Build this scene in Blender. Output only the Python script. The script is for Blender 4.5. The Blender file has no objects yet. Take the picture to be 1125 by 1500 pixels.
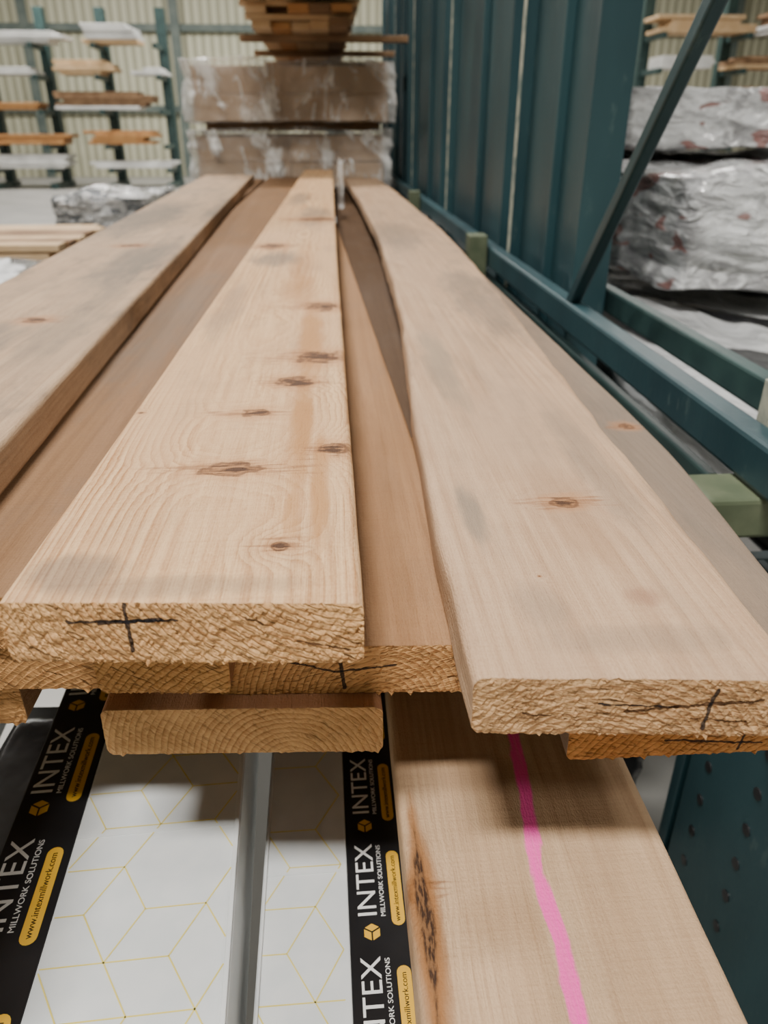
import bpy, bmesh, math, random
from mathutils import Vector, Matrix, noise
random.seed(7)
CAMZ=1.55
TOP=CAMZ-0.218      # top plane of the upper board layer
T=0.038
scene=bpy.context.scene

# ------------------------------------------------------------------ node expression helper
class E:
    def __init__(s,nt,sock): s.nt=nt; s.k=sock
    def _m(s,op,*o,clamp=False):
        n=s.nt.nodes.new('ShaderNodeMath'); n.operation=op; n.use_clamp=clamp
        for i,a in enumerate((s,)+o):
            if isinstance(a,E): s.nt.links.new(a.k,n.inputs[i])
            else: n.inputs[i].default_value=a
        return E(s.nt,n.outputs[0])
    def __add__(s,o): return s._m('ADD',o)
    def __radd__(s,o): return s._m('ADD',o)
    def __sub__(s,o): return s._m('SUBTRACT',o)
    def __rsub__(s,o): return (s*-1.0)+o
    def __mul__(s,o): return s._m('MULTIPLY',o)
    def __rmul__(s,o): return s._m('MULTIPLY',o)
    def __truediv__(s,o): return s._m('DIVIDE',o)
    def pow(s,p): return s._m('POWER',p)
    def sqrt(s): return s._m('SQRT')
    def fract(s): return s._m('FRACT')
    def abs(s): return s._m('ABSOLUTE')
    def exp(s): return s._m('EXPONENT')
    def max(s,o): return s._m('MAXIMUM',o)
    def min(s,o): return s._m('MINIMUM',o)
    def clamp(s): return s._m('ADD',0.0,clamp=True)
    def step(s,a,b):
        n=s.nt.nodes.new('ShaderNodeMapRange'); n.interpolation_type='SMOOTHSTEP'
        s.nt.links.new(s.k,n.inputs[0]); n.inputs[1].default_value=min(a,b); n.inputs[2].default_value=max(a,b)
        n.inputs[3].default_value=0 if a<b else 1; n.inputs[4].default_value=1 if a<b else 0
        return E(s.nt,n.outputs[0])

class M:
    def __init__(s,name,rough=0.6,spec=0.3,metal=0.0):
        s.mat=bpy.data.materials.new(name); s.mat.use_nodes=True; s.nt=s.mat.node_tree
        s.bsdf=s.nt.nodes['Principled BSDF']; s.bsdf.inputs['Roughness'].default_value=rough
        s.bsdf.inputs['Metallic'].default_value=metal
        s.bsdf.inputs['Specular IOR Level'].default_value=spec
        tc=s.nt.nodes.new('ShaderNodeTexCoord'); sp=s.nt.nodes.new('ShaderNodeSeparateXYZ')
        s.nt.links.new(tc.outputs['Object'],sp.inputs[0])
        s.x,s.y,s.z=[E(s.nt,sp.outputs[i]) for i in range(3)]
    def vec(s,x,y,z):
        n=s.nt.nodes.new('ShaderNodeCombineXYZ')
        for i,a in enumerate((x,y,z)):
            if isinstance(a,E): s.nt.links.new(a.k,n.inputs[i])
            else: n.inputs[i].default_value=a
        return n.outputs[0]
    def noise(s,sx,sy,sz,detail=2,off=0,rough=.5,dist=0):
        n=s.nt.nodes.new('ShaderNodeTexNoise'); n.inputs['Scale'].default_value=1
        n.inputs['Detail'].default_value=detail; n.inputs['Roughness'].default_value=rough
        n.inputs['Distortion'].default_value=dist
        s.nt.links.new(s.vec(s.x*sx+off,s.y*sy+off*1.7,s.z*sz-off),n.inputs['Vector'])
        return E(s.nt,n.outputs[0])
    def mix(s,f,a,b,mode='MIX'):
        n=s.nt.nodes.new('ShaderNodeMix'); n.data_type='RGBA'; n.blend_type=mode
        if isinstance(f,E): s.nt.links.new(f.k,n.inputs[0])
        else: n.inputs[0].default_value=f
        for i,c in ((6,a),(7,b)):
            if isinstance(c,tuple): n.inputs[i].default_value=(*c,1)
            else: s.nt.links.new(c,n.inputs[i])
        return n.outputs[2]
    def color(s,c):
        if isinstance(c,tuple): s.bsdf.inputs['Base Color'].default_value=(*c,1)
        else: s.nt.links.new(c,s.bsdf.inputs['Base Color'])
    def bump(s,h,dist=.001,strength=1.0):
        n=s.nt.nodes.new('ShaderNodeBump'); n.inputs['Distance'].default_value=dist; n.inputs['Strength'].default_value=strength
        s.nt.links.new(h.k,n.inputs['Height']); s.nt.links.new(n.outputs[0],s.bsdf.inputs['Normal'])

def seg_mask(m,u,v,p0,p1,w,wob=None):
    dx,dy=p1[0]-p0[0],p1[1]-p0[1]; L2=dx*dx+dy*dy
    t=(((u-p0[0])*dx+(v-p0[1])*dy)/L2).max(0.0).min(1.0)
    ex=u-p0[0]-t*dx; ey=v-p0[1]-t*dy
    d=(ex*ex+ey*ey).sqrt()
    if wob is not None: d=d+wob
    return d.step(w,w*.6)

SEED=[0]
def wood(name,org,light,dark,tint,knots=(),stains=(),pith=(0,-.07),spacing=.0035,ringamt=.5,pink=None,dirt=.3,kdark=(.045,.02,.011),bark=None,rough=.68,wav=.03):
    SEED[0]+=1; sd=SEED[0]*13.7
    m=M(name,rough=rough,spec=.2); ox,oy=org
    n1=m.noise(7,.8,7,detail=1,off=sd)
    n1b=m.noise(40,10,40,detail=2,off=sd+4)
    dx=m.x-pith[0]; dz=m.z-pith[1]
    r=(dx*dx+dz*dz).sqrt()+(n1-.5)*wav+(n1b-.5)*.0024
    kmask=None
    if knots:
        wx=(m.noise(70,55,70,detail=3,off=sd+31)-.5)*2.0
        wy=(m.noise(45,90,70,detail=3,off=sd+37)-.5)*2.0
        strk=m.noise(38,330,60,detail=3,off=sd+41)
    for (kx,ky,kr,st) in knots:
        u=m.x-(kx-ox)+wx*(kr*1.1*st); v=m.y-(ky-oy)+wy*(kr*1.1)
        d2=(u*u)/(st*st)+v*v
        d=d2.sqrt()
        g=(d2*(-1.0/(2*(kr*2.4)**2))).exp()
        r=r+g*(.012)
        k=d.step(kr*1.05,kr*.8)
        ol=((d-kr*.95).abs()).step(kr*.28,kr*.05)
        h=d.step(kr*2.8,kr*.9)
        c_=(d+(strk-.5)*kr*3.2).step(kr*.85,kr*.35)
        fe=((u*u)/(6.0*st*st)+v*v).sqrt()
        fe=(fe+(strk-.5)*kr*5.0).step(kr*1.3,kr*.2)
        if kmask is None: kmask,khalo,kcore,kfea,kol=k,h,c_,fe,ol
        else: kmask=kmask.max(k); khalo=khalo.max(h); kcore=kcore.max(c_); kfea=kfea.max(fe); kol=kol.max(ol)
    fr=(r/spacing).fract()
    ring=(fr.pow(2.2))*(fr.step(1.0,.86))
    ringmod=m.noise(10,2,10,off=sd+9).step(.3,.65)
    fib=m.noise(1100,22,1100,detail=3,off=sd+1)
    fib2=m.noise(150,2.2,150,detail=4,off=sd+2,rough=.6)
    fuzz=m.noise(800,400,800,detail=3,off=sd+17)
    c=m.mix(((ring*ringamt*(ringmod*.7+.3))+(fib-.5)*1.0+(fib2-.5)*1.5+(fuzz-.5)*.7+.18).clamp(),light,dark)
    bl=m.noise(14,3.5,14,detail=3,off=sd+6).step(.38,.68)
    c=m.mix(bl*.7,c,tint)
    dn=m.noise(22,7,22,detail=5,off=sd+11,rough=.7).step(.46,.74)
    c=m.mix(dn*dirt,c,(.145,.115,.09),)
    saw=m.noise(9,420,9,detail=2,off=sd+3)
    c=m.mix((saw-.5).abs()*.7,c,dark)
    for (sx,sy,wx_,wy_,st,col) in stains:
        nn=m.noise(60,14,60,detail=4,off=sd+sx*30,rough=.6)
        u=(m.x-(sx-ox))/wx_; v=(m.y-(sy-oy))/wy_
        d=(u*u+v*v)+(nn-.5)*2.2
        c=m.mix(d.step(1.5,.0)*st,c,col)
    if kmask is not None:
        c=m.mix(khalo*.45,c,(.44,.20,.075))
        c=m.mix(kfea*.6,c,(.22,.095,.04))
        kn=m.noise(400,220,400,detail=2,off=sd+21)
        c=m.mix(kmask*.7,c,m.mix(kn,(.18,.075,.03),(.44,.21,.085)))
        c=m.mix(kol*.7,c,(.11,.045,.02))
        c=m.mix(kcore*.9,c,kdark)
    if bark:
        bx,y0,y1,w=bark
        nn=m.noise(55,16,55,detail=5,off=3.1,rough=.65)
        yn=(m.y-((y0+y1)/2-oy))/((y1-y0)/2)
        d=((m.x-(bx-ox)).abs()/w)+yn*yn+(nn-.5)*2.0
        c=m.mix(d.step(2.0,.9)*.8,c,(.30,.13,.045))
        nb=m.noise(600,120,600,detail=3,off=9)
        c=m.mix(d.step(1.0,.45)*.92,c,m.mix(nb.step(.4,.62),(.02,.012,.01),(.20,.10,.045)))
    if pink:
        nn=m.noise(160,40,160,detail=4,off=7)
        mk=None
        for a,b in zip(pink[:-1],pink[1:]):
            s=seg_mask(m,m.x,m.y,(a[0]-ox,a[1]-oy),(b[0]-ox,b[1]-oy),.0062,(nn-.5)*.009)
            mk=s if mk is None else mk.max(s)
        c=m.mix(mk*(.66+fib*.4).clamp(),c,(.98,.08,.46))
    m.color(c)
    m.bump(fib*.5+ring*.3+(saw-.5)*.5+fuzz*.9,dist=.0010,strength=.85)
    return m.mat

def endgrain(name,light,dark,marks=(),pith=(.1,-.12),spacing=.0042,ang=.55,smooth=False,cracks=()):
    SEED[0]+=1; sd=SEED[0]*9.1
    m=M(name,rough=.85,spec=.1)
    ca,sa=math.cos(ang),math.sin(ang)
    n1=m.noise(28,0,28,detail=3,off=sd)
    dx=m.x-pith[0]; dz=m.z-pith[1]
    r=(dx*dx+dz*dz).sqrt()+(n1-.5)*.006
    fr=(r/spacing).fract(); ring=fr.pow(1.6)*fr.step(1.0,.82)
    U=m.x*ca-m.z*sa; V=m.x*sa+m.z*ca
    def rot(su,sv,off,det=3):
        n=m.nt.nodes.new('ShaderNodeTexNoise'); n.inputs['Scale'].default_value=1; n.inputs['Detail'].default_value=det
        m.nt.links.new(m.vec(U*su+off,V*sv+off,0.0),n.inputs['Vector']); return E(m.nt,n.outputs[0])
    f1=rot(60,600,sd); f2=rot(260,650,sd+3,3); bl=m.noise(26,0,34,detail=3,off=sd+8); f3=rot(55,420,sd+30,2)
    reg=m.noise(34,0,45,detail=2,off=sd+50).step(.38,.60)
    pits=f2.step(.42,.33); tears=f3.step(.39,.31)*(reg*.6+.4)
    c=m.mix((ring*.85+(f1-.5)*1.3+.16).clamp(),light,dark)
    c=m.mix(bl.step(.42,.66)*.4,c,tuple(min(1,v*1.2) for v in light))
    c=m.mix(pits*(.2 if smooth else .55),c,tuple(v*.36 for v in dark))
    c=m.mix(tears*(.3 if smooth else .8),c,tuple(v*.25 for v in dark))
    wob=(m.noise(240,0,240,detail=3,off=sd+5)-.5)*.0018
    for a,b,w in cracks:
        s=seg_mask(m,m.x,m.z,a,b,w,wob*1.6)
        c=m.mix(s*.9,c,(.05,.022,.01))
    for a,b,w in marks:
        s=seg_mask(m,m.x,m.z,a,b,w,wob)
        c=m.mix(s*.9,c,(.015,.014,.017))
    m.color(c)
    m.bump(f1*.9+f2*.4+ring*.6-pits*.3-tears*.8,dist=.0022 if not smooth else .0010,strength=.85)
    return m.mat

# ------------------------------------------------------------------ mesh helpers
def link(o,parent=None):
    scene.collection.objects.link(o)
    if parent: o.parent=parent
    return o
def empty(name,loc=(0,0,0),rz=0):
    e=bpy.data.objects.new(name,None); e.location=loc; e.rotation_euler[2]=rz; e.empty_display_size=.1
    return link(e)
def interp(pts,y):
    if y<=pts[0][0]:
        return pts[0][1]
    for (a,b),(c,d) in zip(pts[:-1],pts[1:]):
        if y<=c:
            t=(y-a)/(c-a); return b+(d-b)*t
    return pts[-1][1]
def sm(pts,y,w=.12):
    return sum(interp(pts,y+k*w*(.3+min(y,1.5)))*g for k,g in ((-1,.15),(-.5,.2),(0,.3),(.5,.2),(1,.15)))

def board(name,left,right,y0,L,ztop,mf,me,skew=-.07,rc=.005,T=T,cols=56,rows=10,rough=.0009,edge=.0006,chip=1.0):
    xc=(interp(left,y0)+interp(right,y0))/2
    org=Vector((xc,y0,ztop-T/2))
    bm=bmesh.new()
    na=4
    us=[];hs=[]
    for k in range(na+1):
        a=k/na*math.pi/2; us.append(rc*(1-math.cos(a))); hs.append(T/2-rc+rc*math.sin(a))
    prof=[(u,h,'L') for u,h in zip(us,hs)]
    W0=interp(right,y0)-interp(left,y0)
    for i in range(1,cols): prof.append((rc+(W0-2*rc)*i/cols,T/2,'M'))
    prof+=[(W0-u,h,'R') for u,h in reversed(list(zip(us,hs)))]
    P=len(prof)
    ts=[-1+2*j/rows for j in range(rows+1)]
    ys=[]
    n=70
    for k in range(n+1):
        q=k/n; ys.append(L*(q**2.0))
    def pos(i,t,s,cap=0):
        u,h,_=prof[i]
        Y=y0+s
        l=sm(left,Y); r=sm(right,Y)
        fx=u/W0
        x=l+(r-l)*fx
        z=h*t
        nx=noise.noise(Vector((x*20+xc*91,Y*14,z*30+ztop*77)))*edge*(1 if (fx<.04 or fx>.96) else .25)
        x+=nx; z+=nx*.6*(1 if abs(t)>.9 else 0)
        yy=Y+skew*(u-W0/2)*(1-s/L)
        if cap:
            v=Vector((x*180,3.3+xc*40,z*180))
            v2=Vector((x*420+z*250,9+xc*20,z*300))
            e=noise.noise(v)*rough*.9+noise.noise(v2)*rough*.9
            if abs(t)>.95 or fx<.02 or fx>.98:
                e=abs(e)*.9+abs(noise.noise(v2*1.7))*rough*1.4*chip
                if abs(t)>.95:
                    q=noise.noise(Vector((x*900,xc*50,5)))
                    if q>.25: e-=(q-.25)*.007*chip; z+=(q-.25)*.0045*chip*(1 if t>0 else -1)
            yy+=e*cap
        return Vector((x-org.x,yy-org.y,z))
    idx=[(i,1.0) for i in range(P)]+[(P-1,t) for t in reversed(ts[1:-1])]+[(i,-1.0) for i in reversed(range(P))]+[(0,t) for t in ts[1:-1]]
    rings=[]
    g={}
    for i in range(P):
        for j,t in enumerate(ts):
            g[(i,j)]=bm.verts.new(pos(i,t,0,1))
    first=[]
    for (i,t) in idx:
        j=ts.index(t); first.append(g[(i,j)])
    rings.append(first)
    for s in [.0025]+[y for y in ys[1:] if y>.0028]:
        rings.append([bm.verts.new(pos(i,t,s)) for (i,t) in idx])
    for i in range(P-1):
        for j in range(len(ts)-1):
            f=bm.faces.new((g[(i,j)],g[(i+1,j)],g[(i+1,j+1)],g[(i,j+1)])); f.material_index=1; f.smooth=False
    K=len(idx)
    for a,b in zip(rings[:-1],rings[1:]):
        for k in range(K):
            f=bm.faces.new((a[k],a[(k+1)%K],b[(k+1)%K],b[k])); f.material_index=0; f.smooth=True
    f=bm.faces.new(rings[-1]); f.material_index=1
    bmesh.ops.recalc_face_normals(bm,faces=bm.faces)
    me_=bpy.data.meshes.new(name); bm.to_mesh(me_); bm.free()
    me_.materials.append(mf); me_.materials.append(me)
    o=bpy.data.objects.new(name,me_); o.location=org
    return link(o)

def boxes(name,lst,mat=None,parent=None,bevel=.003,loc=(0,0,0),mats=None):
    bm=bmesh.new()
    for n_,b in enumerate(lst):
        x0,x1,y0,y1,z0,z1=b[:6]
        v=[bm.verts.new((x-loc[0],y-loc[1],z-loc[2])) for x in (x0,x1) for y in (y0,y1) for z in (z0,z1)]
        for q in ((0,1,3,2),(4,6,7,5),(0,4,5,1),(2,3,7,6),(0,2,6,4),(1,5,7,3)):
            f=bm.faces.new([v[i] for i in q])
            if len(b)>6: f.material_index=b[6]
    bmesh.ops.recalc_face_normals(bm,faces=bm.faces)
    me=bpy.data.meshes.new(name); bm.to_mesh(me); bm.free()
    for mm in (mats or [mat]): me.materials.append(mm)
    o=bpy.data.objects.new(name,me); o.location=loc; link(o,parent)
    if bevel:
        md=o.modifiers.new('bevel','BEVEL'); md.width=bevel; md.segments=2
    return o

def crumple(name,x0,x1,y0,y1,z0,z1,amp,mat,parent=None,cuts=26,sc=6,seed=0):
    bm=bmesh.new(); bmesh.ops.create_cube(bm,size=1)
    bmesh.ops.subdivide_edges(bm,edges=bm.edges,cuts=cuts,use_grid_fill=True)
    c=Vector(((x0+x1)/2,(y0+y1)/2,(z0+z1)/2)); S=Vector((x1-x0,y1-y0,z1-z0))
    bm.normal_update()
    nn={v:v.normal.copy() for v in bm.verts}
    for v in bm.verts:
        p=Vector((v.co.x*S.x,v.co.y*S.y,v.co.z*S.z))
        q=(p+c)*sc+Vector((seed,seed*2,0))
        q2=Vector((q.x*.8+q.z*1.3,q.y*.8-q.z*.6,q.z*2.2))
        d=noise.noise(q*.6)*amp*.6+(.3-abs(noise.noise(q2)))*amp*.8+(.2-abs(noise.noise(q2*2.3)))*amp*.4
        v.co=p+nn[v]*d
    for f in bm.faces: f.smooth=True
    me=bpy.data.meshes.new(name); bm.to_mesh(me); bm.free(); me.materials.append(mat)
    o=bpy.data.objects.new(name,me); o.location=c; link(o,parent)
    return o

def tube(name,p0,p1,w,h,mat,parent,bevel=.004):
    p0,p1=Vector(p0),Vector(p1); d=p1-p0; L=d.length
    o=boxes(name,[(-w/2,w/2,-h/2,h/2,0,L)],mat,parent,bevel)
    o.location=p0; o.rotation_euler=d.to_track_quat('Z','Y').to_euler()
    return o

# ------------------------------------------------------------------ materials
LIGHT=(.69,.445,.24); LP=(.50,.335,.21); LPD=(.31,.18,.10)
EL=(.68,.41,.19); ED=(.37,.17,.065)
dirtc=(.13,.11,.09); pitchc=(.40,.19,.065)

def simple(name,c1,c2,sc=8,rough=.5,metal=0,spec=.4,bumpd=0,lo=.35,hi=.7,det=4):
    m=M(name,rough=rough,metal=metal,spec=spec)
    n=m.noise(sc,sc,sc,detail=det)
    m.color(m.mix(n.step(lo,hi),c1,c2))
    if bumpd: m.bump(n,dist=bumpd)
    return m.mat
def teal_mat(name,a,b,c):
    m=M(name,rough=.42,spec=.45)
    n=m.noise(5,5,1.5,detail=4); n2=m.noise(30,30,12,detail=5,off=4,rough=.7)
    col=m.mix(n.step(.35,.7),a,b); col=m.mix(n2.step(.60,.70)*.5,col,c)
    m.color(col); m.bump(n2,dist=.0008); return m.mat
teal=teal_mat('teal_painted_steel',(.012,.038,.047),(.021,.060,.070),(.06,.10,.10))
teal_d=simple('dark_green_paint',(.02,.045,.045),(.033,.07,.066),10,rough=.45)
worn=simple('worn_cream_edge',(.40,.40,.32),(.14,.18,.16),30,rough=.6)
olive=simple('olive_painted_steel',(.075,.095,.055),(.12,.14,.085),20,rough=.5)
blackp=simple('black_print',(.012,.012,.013),(.022,.022,.024),10,rough=.3,spec=.5)
darkfilm=simple('dark_plastic_film',(.02,.02,.02),(.10,.10,.10),10,rough=.22,spec=.6,bumpd=.006)
whitec=simple('white_carton',(.64,.67,.68),(.70,.72,.72),30,rough=.32,spec=.45,bumpd=.0002)
yell=simple('gold_print',(.75,.42,.03),(.80,.47,.05),20,rough=.45)
yline=simple('yellow_line_print',(.72,.60,.14),(.76,.64,.18),20,rough=.5)
whitep=simple('white_print',(.80,.80,.78),(.75,.75,.75),20,rough=.5)
plank=simple('pale_plank',(.55,.37,.20),(.66,.47,.28),5,rough=.7)
plankd=simple('brown_plank',(.22,.125,.065),(.34,.21,.115),5,rough=.75)
orangew=simple('orange_plank',(.46,.22,.08),(.55,.29,.11),5,rough=.7)
concrete=simple('concrete',(.30,.295,.28),(.38,.37,.35),1.2,rough=.45,spec=.4)

# ------------------------------------------------------------------ top boards
def Z(k): return TOP-k*(T+.0006)
mid_l=[(.337,-.179),(.6,-.175),(1.0,-.172),(2.5,-.158),(5.3,-.14)]; mid_r=[(.33,.0115),(1.5,.013),(5.3,.03)]
ko=(-.0837,.33)
kn=[(-.0357,.389,.0056,1.0),(-.0765,.503,.0105,1.7),(-.070,.622,.0095,1.3),(-.0016,.537,.011,.9),(-.0393,.71,.014,1.0),
    (-.016,.80,.022,.9),(-.012,1.06,.024,.8),(-.118,1.67,.035,.6),(-.03,2.2,.04,1.0),(-.168,.63,.002,1)]
st=[(-.028,.62,.010,.17,.9,pitchc),(-.026,.90,.015,.22,.85,pitchc),(-.012,.47,.007,.10,.8,pitchc),(-.145,.365,.028,.02,.55,dirtc),(-.10,1.5,.05,.10,.65,dirtc),(-.09,.347,.07,.012,.4,dirtc),
    (-.04,2.3,.05,.3,.55,dirtc),(-.10,2.9,.04,.3,.5,dirtc),(-.05,1.2,.03,.14,.55,pitchc),(-.03,.43,.006,.03,.55,pitchc),(-.14,1.05,.02,.2,.35,dirtc),(-.05,1.45,.02,.3,.4,pitchc)]
m1=wood('knotty_pine_face',ko,LIGHT,(.34,.155,.055),(.57,.35,.19),kn,st,pith=(.012,-.062),spacing=.0032,ringamt=.95,dirt=.2,wav=.038)
e1=endgrain('rough_end_grain',EL,ED,[((-.060,.0075),(-.002,.0088),.0011),((-.0285,.018),(-.028,-.011),.0014),((-.043,.0065),(-.010,.0095),.0014)],pith=(.10,.10),ang=.5,
    cracks=[((.06,-.004),(.088,-.010),.0007),((.03,.012),(.045,.006),.0006)])
board('gap_filler_board',mid_l,mid_r,.33,4.75,Z(0),m1,e1,skew=-.073,rows=16,cols=110,rough=.0013)
R=.972
rl=[(.31,.070),(.38,.068),(.45,.0735),(.60,.076),(.77,.083),(1.25,.114),(2.27,.137),(3.5,.13),(5,.103)]
rr=[(.31,.250),(.38,.255),(.79,.271),(1.5,.312),(2.3,.335),(3.5,.33),(5,.305)]
rl=[(a*R,b*R) for a,b in rl]; rr=[(a*R,b*R) for a,b in rr]
ro=(.1555,.3)
m2=wood('planed_pine_face',ro,LP,LPD,(.42,.28,.18),[(.174,.51,.0085,1.3),(.128,.405,.001,1)],
   [(.187,.377,.012,.012,.55,(.26,.13,.08)),(.10,.50,.010,.05,.75,(.20,.16,.12)),(.13,.9,.02,.2,.6,(.23,.18,.13)),(.17,.335,.06,.015,.3,dirtc),(.25,1.3,.05,.3,.55,dirtc),(.18,2.2,.08,.3,.45,dirtc),
    (.174,.50,.028,.09,.5,(.31,.18,.10)),(.22,.60,.02,.15,.4,dirtc),(.12,.37,.018,.03,.3,dirtc)],
   pith=(-.02,-.16),spacing=.0046,ringamt=.42,dirt=.3,wav=.03)
e2=endgrain('end_grain_b',(.58,.37,.19),(.32,.16,.07),[((-.020,.003),(.020,.001),.0007),((.041,.013),(.037,-.013),.0015)],pith=(-.02,-.06),ang=.15,
    cracks=[((.020,.001),(.066,.006),.0013),((-.005,-.002),(.022,.001),.0011),((-.06,-.004),(-.03,-.008),.0007),((.03,-.006),(.06,-.009),.0006)])
board('gap_filler_board',rl,rr,.3,4.65,Z(1),m2,e2,skew=-.08,rc=.007,edge=.0026,rows=16,cols=110,rough=.0013)
gl=[(.2,-.49),(1.3,-.53),(4.4,-.66)]; gr=[(.2,-.25),(.56,-.261),(1.3,-.29),(3.9,-.385),(4.4,-.40)]
m3=wood('weathered_pine_face',(-.37,.2),(.47,.325,.205),(.28,.17,.10),(.35,.245,.16),[(-.38,1.0,.014,1),(-.42,1.7,.02,1)],
   [(-.36,1.5,.06,.3,.7,dirtc),(-.42,.9,.07,.10,.55,dirtc),(-.5,2.3,.09,.5,.7,dirtc),(-.34,2.6,.03,.5,.55,dirtc),(-.33,1.0,.03,.3,.35,dirtc)],pith=(.05,-.09),spacing=.005,ringamt=.5,dirt=.6)
e3=endgrain('end_grain_c',(.56,.31,.13),(.31,.14,.05))
board('gap_filler_board',gl,gr,.2,4.3,Z(0),m3,e3,rc=.006,edge=.0015)
m4=wood('shaded_brown_pine_face',(-.243,.41),(.235,.13,.063),(.145,.07,.03),(.195,.105,.05),[],[(-.24,1.2,.05,.4,.4,dirtc)],spacing=.006,ringamt=.35,dirt=.25)  # brown albedo lowered to carry the shade between stacked layers
board('gap_filler_board',[(.4,-.335),(5,-.36)],[(.4,-.151),(5,-.17)],.405,4.6,Z(1),m4,e3)
board('gap_filler_board',[(.2,-.55),(5,-.60)],[(.2,-.342),(5,-.375)],.25,4.6,Z(1),m4,e3)
m5=wood('shaded_warm_pine_face',(0,.4),(.35,.195,.095),(.22,.105,.045),(.30,.16,.073),[],[(.03,.6,.02,.3,.5,(.2,.095,.04))],spacing=.006,ringamt=.35,dirt=.18)  # colour darkened to hold contact shade from the boards above
m9=wood('gap_shade_pine_face',(0,.4),(.10,.055,.027),(.06,.03,.014),(.08,.042,.02),dirt=.2)  # near-black albedo stands in for shade deep in the gap
e4=endgrain('end_grain_d',(.60,.34,.145),(.34,.15,.055),[((-.04,.008),(-.01,-.001),.001),((-.01,-.001),(.03,.004),.001),((-.007,.015),(-.004,-.014),.0016)],pith=(.02,-.03),ang=-.3)
board('gap_filler_board',[(.35,-.143),(5,-.12)],[(.35,-.066),(5,-.02)],.352,4.6,Z(1),m5,endgrain('end_grain_e',(.56,.31,.12),(.32,.14,.045),ang=.5))
board('gap_filler_board',[(.39,-.085),(5,-.20)],[(.39,.094),(.66,.085),(3.0,.02),(5,-.02)],.39,4.6,Z(2),m5,e4,skew=-.05,rows=12,cols=80,rough=.001)
board('gap_filler_board',[(.40,-.32),(5,-.40)],[(.40,-.137),(5,-.215)],.41,4.6,Z(2),m4,e3)
m6=wood('dusty_pine_face',(.22,.33),(.26,.19,.135),(.18,.12,.08),(.22,.16,.115),[(.325,.78,.008,1.1)],[(.33,.7,.05,.3,.4,dirtc)],spacing=.006,ringamt=.25,dirt=.5)
e5=endgrain('orange_end_grain',(.60,.30,.105),(.35,.14,.042),[((-.03,-.006),(.03,-.012),.001),((.02,.006),(.016,-.016),.0013)],ang=.2)
board('gap_filler_board',[(.33,.128),(.7,.165),(5,.18)],[(.33,.308),(.7,.346),(5,.36)],.321,4.6,Z(2),m6,e5,skew=0,cols=80,rough=.001)
m7=wood('reddish_pine_face',(-.065,.38),(.40,.22,.12),(.26,.125,.06),(.36,.19,.10),dirt=.15,ringamt=.3)
e6=endgrain('striped_end_grain',(.60,.36,.165),(.32,.15,.055),pith=(.03,-.03),spacing=.0042,ang=.7,smooth=True)
board('gap_filler_board',[(.38,-.158),(5,-.16)],[(.38,.025),(5,.02)],.38,4.6,Z(3),m7,e6,skew=-.05,rc=.0055,rough=.0009,rows=12,cols=80,chip=.6)
board('gap_filler_board',[(.42,-.40),(5,-.40)],[(.42,-.222),(5,-.222)],.425,4.6,Z(3),m4,e3)
board('gap_filler_board',[(.6,.17),(5,.17)],[(.6,.352),(5,.352)],.62,4.3,Z(3),m9,e3)
board('gap_filler_board',[(.6,.03),(5,.03)],[(.6,.165),(5,.165)],.85,4.1,Z(3),m9,e3)  # added board, coloured dark so the gap below reads as shade
zD=CAMZ-.443
m8=wood('pale_pine_face',(.13,.04),(.59,.405,.25),(.35,.215,.12),(.51,.335,.20),[(.0470,.323,.0095,.65)],[(.10,.42,.05,.02,.4,(.30,.18,.10)),(.17,.40,.04,.012,.35,(.30,.18,.10)),(.050,.29,.010,.09,.8,(.30,.15,.065)),(.10,.30,.03,.02,.3,(.32,.19,.10))],
   pith=(.04,-.10),spacing=.0045,ringamt=.55,pink=[(.141,.60),(.1388,.455),(.134,.39),(.1264,.33),(.129,.28),(.126,.237),(.124,.05)],dirt=.14,bark=(.0480,.225,.385,.0058),wav=.035)
board('gap_filler_board',[(.03,.0375),(.25,.0375),(5,.045)],[(.03,.220),(.25,.221),(5,.23)],.04,4.8,zD,m8,e3,skew=0,rc=.006,edge=.0014)
boxes('lumber_sticker',[(-.42,.36,y,y+.09,zD+.0008,Z(3)-T-.0008) for y in (.95,2.2,3.5,4.6)],plankd,bevel=.002)

# ------------------------------------------------------------------ trim cartons
def text(body,size,x,y,z,parent,mat,name,sx=1.0):
    cu=bpy.data.curves.new(name,'FONT'); cu.body=body; cu.size=size; cu.extrude=.0001
    cu.align_x='LEFT'; cu.align_y='CENTER'
    o=bpy.data.objects.new(name,cu); cu.materials.append(mat); link(o,parent)
    o.location=(x,y,z); o.rotation_euler=(0,0,math.pi/2); o.scale=(sx,1,1)
    return o
def flatpoly(name,polys,mat,parent,z):
    bm=bmesh.new()
    for p in polys:
        bm.faces.new([bm.verts.new((a,b,0)) for a,b in p])
    bmesh.ops.recalc_face_normals(bm,faces=bm.faces)
    me=bpy.data.meshes.new(name); bm.to_mesh(me); bm.free(); me.materials.append(mat)
    o=bpy.data.objects.new(name,me); o.location=(0,0,z); link(o,parent); return o
def clipseg(a,b,x0,x1,y0,y1):
    t0,t1=0,1; dx,dy=b[0]-a[0],b[1]-a[1]
    for p,q in ((-dx,a[0]-x0),(dx,x1-a[0]),(-dy,a[1]-y0),(dy,y1-a[1])):
        if abs(p)<1e-9:
            if q<0: return None
        else:
            r=q/p
            if p<0: t0=max(t0,r)
            else: t1=min(t1,r)
    if t0>=t1: return None
    return (a[0]+dx*t0,a[1]+dy*t0),(a[0]+dx*t1,a[1]+dy*t1)
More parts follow.
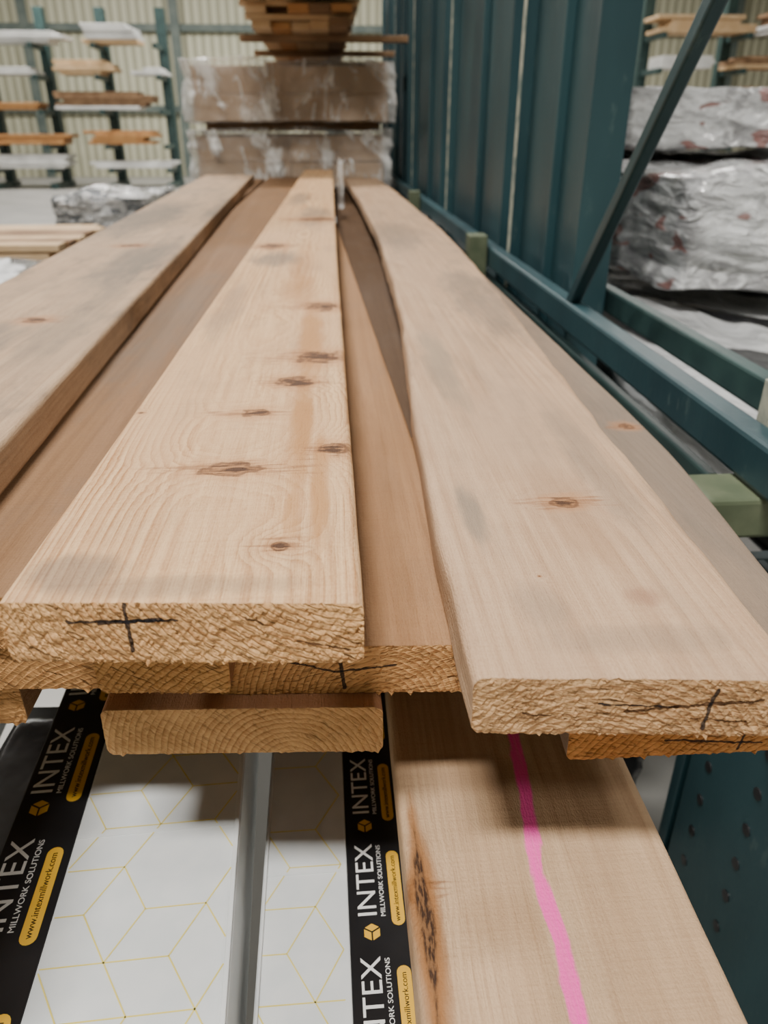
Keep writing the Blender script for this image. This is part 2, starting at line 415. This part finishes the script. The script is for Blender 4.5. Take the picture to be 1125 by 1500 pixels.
def hexlines(x0,x1,y0,y1,s,w,seed):
    rnd=random.Random(seed); polys=[]
    h=s*math.sqrt(3)
    segs=[]
    for i in range(-2,int((x1-x0)/(1.5*s))+3):
        for j in range(-2,int((y1-y0)/h)+3):
            cx=x0+.02+i*1.5*s; cy=y0+j*h+(h/2 if i%2 else 0)
            P=[(cx+s*math.cos(math.radians(60*k)),cy+s*math.sin(math.radians(60*k))) for k in range(6)]
            for k in range(3): segs.append((P[k],P[k+1]))
            if rnd.random()<.45:
                o=rnd.choice((0,1))
                for k in (0,2,4): segs.append(((cx,cy),P[(k+o)%6]))
    for a,b in segs:
        c=clipseg(a,b,x0,x1,y0,y1)
        if not c: continue
        a,b=c; dx,dy=b[0]-a[0],b[1]-a[1]; L=math.hypot(dx,dy)
        if L<1e-5: continue
        nx,ny=-dy/L*w/2,dx/L*w/2
        polys.append([(a[0]+nx,a[1]+ny),(b[0]+nx,b[1]+ny),(b[0]-nx,b[1]-ny),(a[0]-nx,a[1]-ny)])
    return polys
def carton(loc,rz,w,band_x0,band_x1,L,H,zt,y_off,pitch,ts,shift=.5):
    e=empty('trim_carton',(loc[0],loc[1],zt),rz)
    if band_x0<=.001:
        lst=[(0,band_x1,0,L,-H,0,1),(band_x1,w,0,L,-H,0,0)]
    else:
        lst=[(0,band_x0,0,L,-H,0,0),(band_x0,w,0,L,-H,0,1)]
    boxes('shell',lst,None,e,bevel=.0012,mats=[whitec,blackp])
    wx0,wx1=(band_x1,w) if band_x0<=.001 else (0,band_x0)
    flatpoly('honeycomb_print',hexlines(wx0+.002,wx1-.005,.01,L*.5,.043,.0010,5),yline,e,.00035)
    boxes('fold_lip',[(wx1-.0045,wx1-.0008,.0,L,-.004,.0028)] if band_x0<=.001 else [(.001,.0035,0,L,-.004,.002)],whitec,e,bevel=.0008)
    boxes('seam_tape',[(wx0+.001,wx1-.006,.375,.378,-.001,.0006)],whitec,e,bevel=.0)
    bw=(band_x1-band_x0)*ts; b0=band_x0+(band_x1-band_x0-bw)*shift; y=y_off
    while y<1.3:
        text('INTEX',bw*.48,b0+bw*.28,y+bw*.27,.0003,e,whitep,'brand_lettering',1.10)
        text('MILLWORK SOLUTIONS',bw*.118,b0+bw*.54,y+bw*.27,.0003,e,whitep,'tagline_lettering',1.15)
        polys=[]
        cx,cy,r=b0+bw*.32,y,bw*.17
        for k in range(3):
            a0=math.radians(30+120*k)
            pts=[(0,0)]+[(r*math.cos(a0+math.radians(d)),r*math.sin(a0+math.radians(d))) for d in (0,60,120)]
            mx=sum(p[0] for p in pts)/4; my=sum(p[1] for p in pts)/4
            polys.append([(cx+mx+(p[0]-mx)*.82,cy+my+(p[1]-my)*.82) for p in pts])
        flatpoly('emblem_print',polys,yell,e,.0004)
        px=b0+bw*.79; pr=bw*.115; pl=bw*1.5
        pts=[(px+pr*math.cos(a),y+.004+pr+pr*math.sin(a)) for a in [math.pi+math.pi*k/8 for k in range(9)]]
        pts+=[(px+pr*math.cos(a),y+.004+pl-pr+pr*math.sin(a)) for a in [math.pi*k/8 for k in range(9)]]
        flatpoly('web_label',[pts],yell,e,.0004)
        text('www.intexmillwork.com',bw*.135,px-.0002,y+bw*.16,.0006,e,blackp,'web_lettering',.98)
        y+=pitch
    return e
carton((-.2535,.05),.045,.184,0,.055,3.6,.11,CAMZ-.50,.035,.125,.97)
carton((-.0675,.05),.012,.139,.070,.139,3.6,.06,CAMZ-.555,.02,.100,.66,.12)
e=empty('plain_carton',(-.50,.05,CAMZ-.50),.06)
boxes('shell',[(0,.150,0,3.4,-.11,0)],whitec,e,bevel=.0015)
flatpoly('honeycomb_print',hexlines(.002,.148,.01,1.6,.043,.0009,8),yline,e,.0004)
crumple('dark_gap_filler',-.328,-.268,.12,.62,CAMZ-.61,CAMZ-.53,.006,darkfilm,cuts=16,sc=9)
crumple('dark_gap_filler',.17,.462,.84,2.6,.50,.72,.012,blackp,cuts=20,sc=9,seed=3)  # added black block that makes the gap beside the near column dark

# ------------------------------------------------------------------ cantilever rack
h=lambda d: CAMZ-d
rack=empty('cantilever_rack')
def ibeam(name,x0,x1,y0,y1,z0,z1,edge=True):
    t=.022; xm=x0+.035
    boxes(name,[(x0,x1,y0,y0+t,z0,z1),(x0,x1,y1-t,y1,z0,z1),(xm-.006,xm+.006,y0+t,y1-t,z0,z1)],teal,rack,bevel=.002)
    if edge: boxes(name+'_worn_edge',[(x0-.002,x0+.001,y1-t,y1,z0,z1)],worn,rack,bevel=0)
for i,(a,b) in enumerate([(1.58,2.20),(2.32,3.45),(3.65,4.9),(5.2,6.2),(6.6,7.6)]):
    ibeam('column_%d'%i,.50,.575,a,b,0,6.5)
    boxes('stiffener_%d'%i,[(.508,.53,a+(b-a)*.42,a+(b-a)*.42+.02,0,6.5)],teal,rack,bevel=.003)
ibeam('near_column',.49,.61,.46,.80,0,h(.48),edge=False)
bm=bmesh.new()
for yy in (.60,.70):
    for k in range(12):
        mt=Matrix.Translation((.4775,yy,.98-k*.06))@Matrix.Rotation(math.pi/2,4,'Y')
        bmesh.ops.create_cone(bm,cap_ends=True,segments=20,radius1=.0075,radius2=.0075,depth=.002,matrix=mt)
me=bpy.data.meshes.new('bolt_holes'); bm.to_mesh(me); bm.free(); me.materials.append(blackp); link(bpy.data.objects.new('bolt_holes',me),rack)
boxes('near_column_face',[(.478,.484,.42,.745,0,h(.48))],teal,rack,bevel=.002)
boxes('side_rail',[(.455,.492,.66,8.0,h(.355),h(.300))],teal,rack,bevel=.006)
boxes('side_rail_lower',[(.463,.480,.83,8.0,h(.43),h(.385))],teal_d,rack,bevel=.004)
boxes('inner_rail',[(.60,.63,.83,8.0,h(.36),h(.31))],teal_d,rack,bevel=.005)
tube('diagonal_brace',(.472,1.50,h(.33)),(.472,.60,h(-.62)),.022,.026,teal,rack)
tube('diagonal_brace_rear',(.66,2.3,h(.3)),(.66,1.5,h(-1.2)),.03,.03,teal_d,rack)
boxes('bracket',[(.375,.70,.70,.775,h(.405),h(.357))],olive,rack,bevel=.005)
boxes('bracket_upright',[(.505,.53,.80,.825,h(.385),h(.26))],worn,rack,bevel=.002)
boxes('bracket_far',[(.40,.453,y,y+.07,h(.40),h(.27)) for y in (2.25,4.0)],olive,rack,bevel=.004)
boxes('arm',[(-.75,.62,y,y+.08,h(.80),h(.64)) for y in (1.05,2.12,2.9,3.85)],teal,rack,bevel=.005)
boxes('upper_arm',[(-.50,.62,y,y+.07,h(-.47),h(-.505)) for y in (5.3,6.3,7.3)],plankd,rack,bevel=.004)
boxes('far_arm',[(-.95,.62,y,y+.1,h(.50),h(.395)) for y in (5.75,7.0)],teal,rack,bevel=.005)
boxes('dunnage_block',[(-.66,-.08,y+.01,y+.07,h(.64),h(.613)) for y in (1.05,2.12,2.9)]+[(.09,.23,y+.01,y+.07,h(.64),h(.482)) for y in (1.05,2.12,2.9,3.85)]+[(-.8,.36,y,y+.1,h(.395),h(.345)) for y in (5.75,7.0)],plankd,rack,bevel=.002)

# ------------------------------------------------------------------ film materials
def film(name,base,base2,white=(.75,.75,.74),wamt=.6,sc=7,red=False,black=False,rough=.22):
    m=M(name,rough=rough,spec=.6)
    n=m.noise(sc,sc,sc*1.5,detail=4,dist=1.2)
    n2=m.noise(sc*3,sc*1.2,sc*6,detail=6,off=5,dist=1.0)
    c=m.mix(n.step(.4,.6),base,base2)
    c=m.mix(n2.step(.50,.62)*wamt,c,white)
    if red:
        r=m.noise(6,5,12,detail=2,off=8,dist=.3).step(.59,.62)
        c=m.mix(r*.8,c,(.26,.07,.05))
    if black:
        r=(((m.x*1.1+m.y*.55)*2.1)+m.noise(3,3,3,detail=2)*.7).fract().step(.68,.72)
        c=m.mix(r,c,(.012,.012,.014))
    m.color(c); m.bump(n2+n*.5,dist=.03,strength=.9)
    m.bsdf.inputs['Coat Weight'].default_value=.4
    return m.mat
f_white=film('white_lumber_wrap',(.66,.67,.68),(.34,.34,.35),(.86,.87,.88),.7,5,red=True)
f_wb=film('white_black_wrap',(.74,.75,.76),(.60,.61,.62),(.85,.86,.87),.5,4,black=True)
f_grey=film('grey_wrap',(.10,.11,.12),(.45,.45,.45),(.8,.8,.8),.7,5)
m=M('clear_film',rough=.15,spec=.8)
nn=m.noise(4,4,2.5,detail=5,dist=.8); n3=m.noise(14,5,4,detail=4,off=7,dist=1.5); edge=(m.x.abs()).step(.53,.64)
m.color((.84,.83,.81)); m.bump(nn+n3*.5,dist=.06)
tr=m.nt.nodes.new('ShaderNodeBsdfTransparent'); mx=m.nt.nodes.new('ShaderNodeMixShader')
m.nt.links.new((nn.step(.50,.66)*.55+n3.step(.56,.62)*.30+.12+edge*.30).clamp().k,mx.inputs[0]); m.nt.links.new(tr.outputs[0],mx.inputs[1]); m.nt.links.new(m.bsdf.outputs[0],mx.inputs[2])
m.nt.links.new(mx.outputs[0],m.nt.nodes['Material Output'].inputs[0]); clear=m.mat

def bundle(name,x0,x1,y0,y1,z0,z1,nl,nw,mat,wrap=None,seed=1,skids=None):
    rnd=random.Random(seed); e=empty(name,((x0+x1)/2,y0,z0)); c=e.location
    lst=[]; hh=(z1-z0)/nl; ww=(x1-x0)/nw
    for i in range(nl):
        for j in range(nw):
            o=rnd.uniform(0,.03); 
            lst.append((x0+j*ww+.001-c[0],x0+(j+1)*ww-.001-c[0],o,y1-y0-rnd.uniform(0,.03),i*hh+.001,(i+1)*hh-.001))
    boxes('boards',lst,mat,e,bevel=.003)
    if skids: boxes('skids',[(x0-c[0]+.04,x1-c[0]-.04,y,y+.09,-skids,-.002) for y in (.2,1.4,2.5)],plankd,e,bevel=.002)
    if wrap:
        crumple('wrap',x0-.04-c[0],x1+.04-c[0],-.06,y1-y0+.04,-.002,z1-z0+.03,.05,wrap,e,cuts=26,sc=4,seed=seed)
    return e
tanb=simple('tan_bundle_ends',(.29,.185,.105),(.38,.255,.155),4,rough=.7)
bundle('wrapped_lumber_bundle',-.82,.36,5.30,8.2,h(.33),h(.03),2,2,tanb,clear,3)
bundle('wrapped_lumber_bundle',-.80,.38,5.20,8.2,h(-.045),h(-.34),2,1,tanb,clear,4,skids=.05)
crumple('plastic_film_scrap',.042,.060,3.3,3.6,h(.288),h(.11),.008,clear,cuts=10,sc=12,seed=8)
rnd=random.Random(5)
lst=[]; z=h(-.507)
for k in range(9):
    xa=-.40-.028*min(k,6); xb=.14+.022*min(k,6); n=5; w_=(xb-xa)/n
    for j in range(n):
        lst.append((xa+j*w_+.002,xa+(j+1)*w_-.002,4.3+rnd.uniform(0,.3)+(.5 if k<2 else 0),8.6,z,z+.036,rnd.choice((0,1,1,2))))
    z+=.038
    for y in (4.95,5.45,6.0,6.6,7.3,8.1): lst.append((xa-.03,xb+.03,y,y+.07,z,z+.022,rnd.choice((1,2))))
    z+=.024
boxes('overhead_lumber_bundle',lst,None,bevel=.002,mats=[orangew,plank,plankd])

crumple('wrapped_lumber_bundle',.74,1.75,.9,3.6,h(.68),h(.47),.04,f_wb,cuts=38,sc=3.2,seed=2)
crumple('wrapped_lumber_bundle',.95,2.3,2.05,5.0,h(.40),h(.12),.06,f_white,cuts=44,sc=3.5,seed=9)
crumple('wrapped_lumber_bundle',1.15,2.5,3.2,6.2,h(.06),h(-.14),.05,f_white,cuts=34,sc=3.5,seed=19)
boxes('rack_deck',[(.72,2.5,y,y+.09,h(.78),h(.72)) for y in (1.1,2.3,3.4)],teal_d,bevel=.004)
boxes('rack_posts',[(2.72,2.84,y,y+.12,0,5) for y in (1.1,2.3,3.4,5.0)],teal_d,bevel=.004)

# mid-left piles
lst=[]; rnd=random.Random(8)
for k in range(5):
    for j in range(7):
        lst.append((-4.6,-1.50-rnd.uniform(0,.18),4.6+j*.15,4.74+j*.15,h(.57)-.05-k*.05,h(.57)-.012-k*.05,rnd.choice((0,0,1))))
for k in range(5): lst.append((-4.0+k*.55,-3.92+k*.55,4.6,5.65,0,h(.57)-.262,1))
boxes('plank_pile',lst,None,bevel=.003,mats=[plank,plankd])
crumple('wrapped_lumber_bundle',-2.0,-1.34,6.1,7.2,.55,h(.44),.09,f_grey,cuts=26,sc=4,seed=4)
boxes('pallet',[(-2.0,-1.36,6.15+k*.2,6.25+k*.2,.44,.47) for k in range(5)]+[(x,x+.1,6.15,7.1,0,.44) for x in (-1.98,-1.7,-1.48)],plankd,bevel=.003)
crumple('wrapped_lumber_bundle',-2.9,-1.15,3.3,4.3,.62,h(.62),.05,f_wb,cuts=24,sc=3,seed=6)
boxes('pallet',[(-2.85,-1.2,3.35+k*.18,3.45+k*.18,.5,.53) for k in range(5)]+[(x,x+.1,3.35,4.2,0,.5) for x in (-2.8,-2.1,-1.35)],plankd,bevel=.003)

# ------------------------------------------------------------------ distant racks
wl=simple('white_load',(.58,.58,.57),(.80,.80,.78),1.5,rough=.35)
def farrack(x0,x1,y,seed,n=3):
    rnd=random.Random(seed); e=empty('lumber_rack',(x0,y,0))
    W=x1-x0; lst=[]
    for i in range(n+1):
        x=W*i/n; lst.append((x-.13,x+.13,0,.3,0,4.6)); lst.append((x-.10,x+.10,-1.2,.6,0,.16))
    for zz in (.55,1.17,2.05,2.9,3.65):
        for i in range(n+1):
            x=W*i/n; lst.append((x-.06,x+.06,-1.2,0,zz-.12,zz))
    boxes('frame',lst,teal_d,e,bevel=.01)
    lst=[]
    for zz in (.55,1.17,2.05,2.9,3.65):
        x=-.2
        while x<W-.6:
            l=rnd.uniform(1.6,3.4); nl=rnd.randint(2,5); mt=rnd.choice((0,0,0,0,2,1))
            for q in range(nl):
                if rnd.random()<.2: mt=rnd.choice((0,2,3))
                lst.append((x+rnd.uniform(0,.4),min(x+l,W+.4)-rnd.uniform(0,.5),-1.15+rnd.uniform(0,.08),-.2,zz+.005+q*.09,zz+.09+q*.09,mt))
            x+=l+rnd.uniform(.0,.4)
    boxes('load',lst,None,e,bevel=.012,mats=[wl,orangew,plank,plankd])
farrack(-9.6,-4.6,25.5,12)
farrack(-17.0,-10.6,25.5,2)
farrack(8.2,14.6,22,3)
farrack(2.0,7.4,25.5,4)
farrack(15.4,19.0,22,6,2)

# ------------------------------------------------------------------ building shell
X0,X1,Y0,Y1,H=-18,20,-10,31,9
boxes('floor',[(X0,X1,Y0,Y1,-.2,0)],concrete,bevel=0)
m=M('corrugated_cream_metal',rough=.5,spec=.4)
cx=((m.x+m.y)*3.3).fract(); pr=(cx-.5).abs().step(.16,.26)
m.color(m.mix(pr,(.42,.41,.29),(.60,.59,.44))); m.bump(pr,dist=.04); corr=m.mat
boxes('wall_back',[(X0,X1,Y1,Y1+.2,0,H)],corr,bevel=0)
boxes('wall_front',[(X0,X1,Y0-.2,Y0,0,H)],corr,bevel=0)
boxes('wall_left',[(X0-.2,X0,Y0,Y1,0,H)],corr,bevel=0)
boxes('wall_right',[(X1,X1+.2,Y0,Y1,0,H)],corr,bevel=0)
ceilm=simple('ceiling_panel',(.28,.28,.27),(.34,.34,.32),2,rough=.7)
boxes('ceiling',[(X0,X1,Y0,Y1,H,H+.2)],ceilm,bevel=0)
steelg=simple('grey_green_steel',(.10,.13,.12),(.15,.18,.16),3,rough=.5)
boxes('wall_girts',[(X0+.02,X1-.02,Y1-.22,Y1-.02,z,z+.22) for z in (2.1,4.55,6.8)]+[(x,x+.3,Y1-.35,Y1-.24,0,H-.02) for x in (-14.5,-10.2,-5.2,0,5,10,14.5)],steelg,bevel=.01)

# ------------------------------------------------------------------ lights
for lx in (-8,-1.2,7):
    for ly,en in ((-2.2,620),(5.5,420),(14,560),(24,800)):
        e=empty('high_bay_light',(lx,ly,H-1.2))
        boxes('housing',[(-.9,.9,-.35,.35,.02,.14),(-.02,.02,-.02,.02,.14,1.18)],steelg,e,bevel=.01)
        L=bpy.data.lights.new('lamp','AREA'); L.shape='RECTANGLE'; L.size=1.7; L.size_y=.6
        k=(1.35 if lx==-1.2 else .55) if ly<10 else .95
        L.energy=en*k; L.color=(1,.965,.91)
        o=bpy.data.objects.new('lamp',L); link(o,e)
w=bpy.data.worlds.new('World'); scene.world=w; w.use_nodes=True
w.node_tree.nodes['Background'].inputs[0].default_value=(.8,.85,.9,1); w.node_tree.nodes['Background'].inputs[1].default_value=.3

# ------------------------------------------------------------------ camera
cam=bpy.data.cameras.new('camera'); co=bpy.data.objects.new('camera',cam); link(co)
co.location=(0,0,CAMZ)
co.rotation_euler=(math.radians(90-26.98),0,math.radians(-3.9))
cam.sensor_fit='VERTICAL'; cam.sensor_height=36; cam.lens=26.4; cam.clip_start=.01; cam.clip_end=200
cam.dof.use_dof=True; cam.dof.focus_distance=.50; cam.dof.aperture_fstop=7.6
scene.camera=co
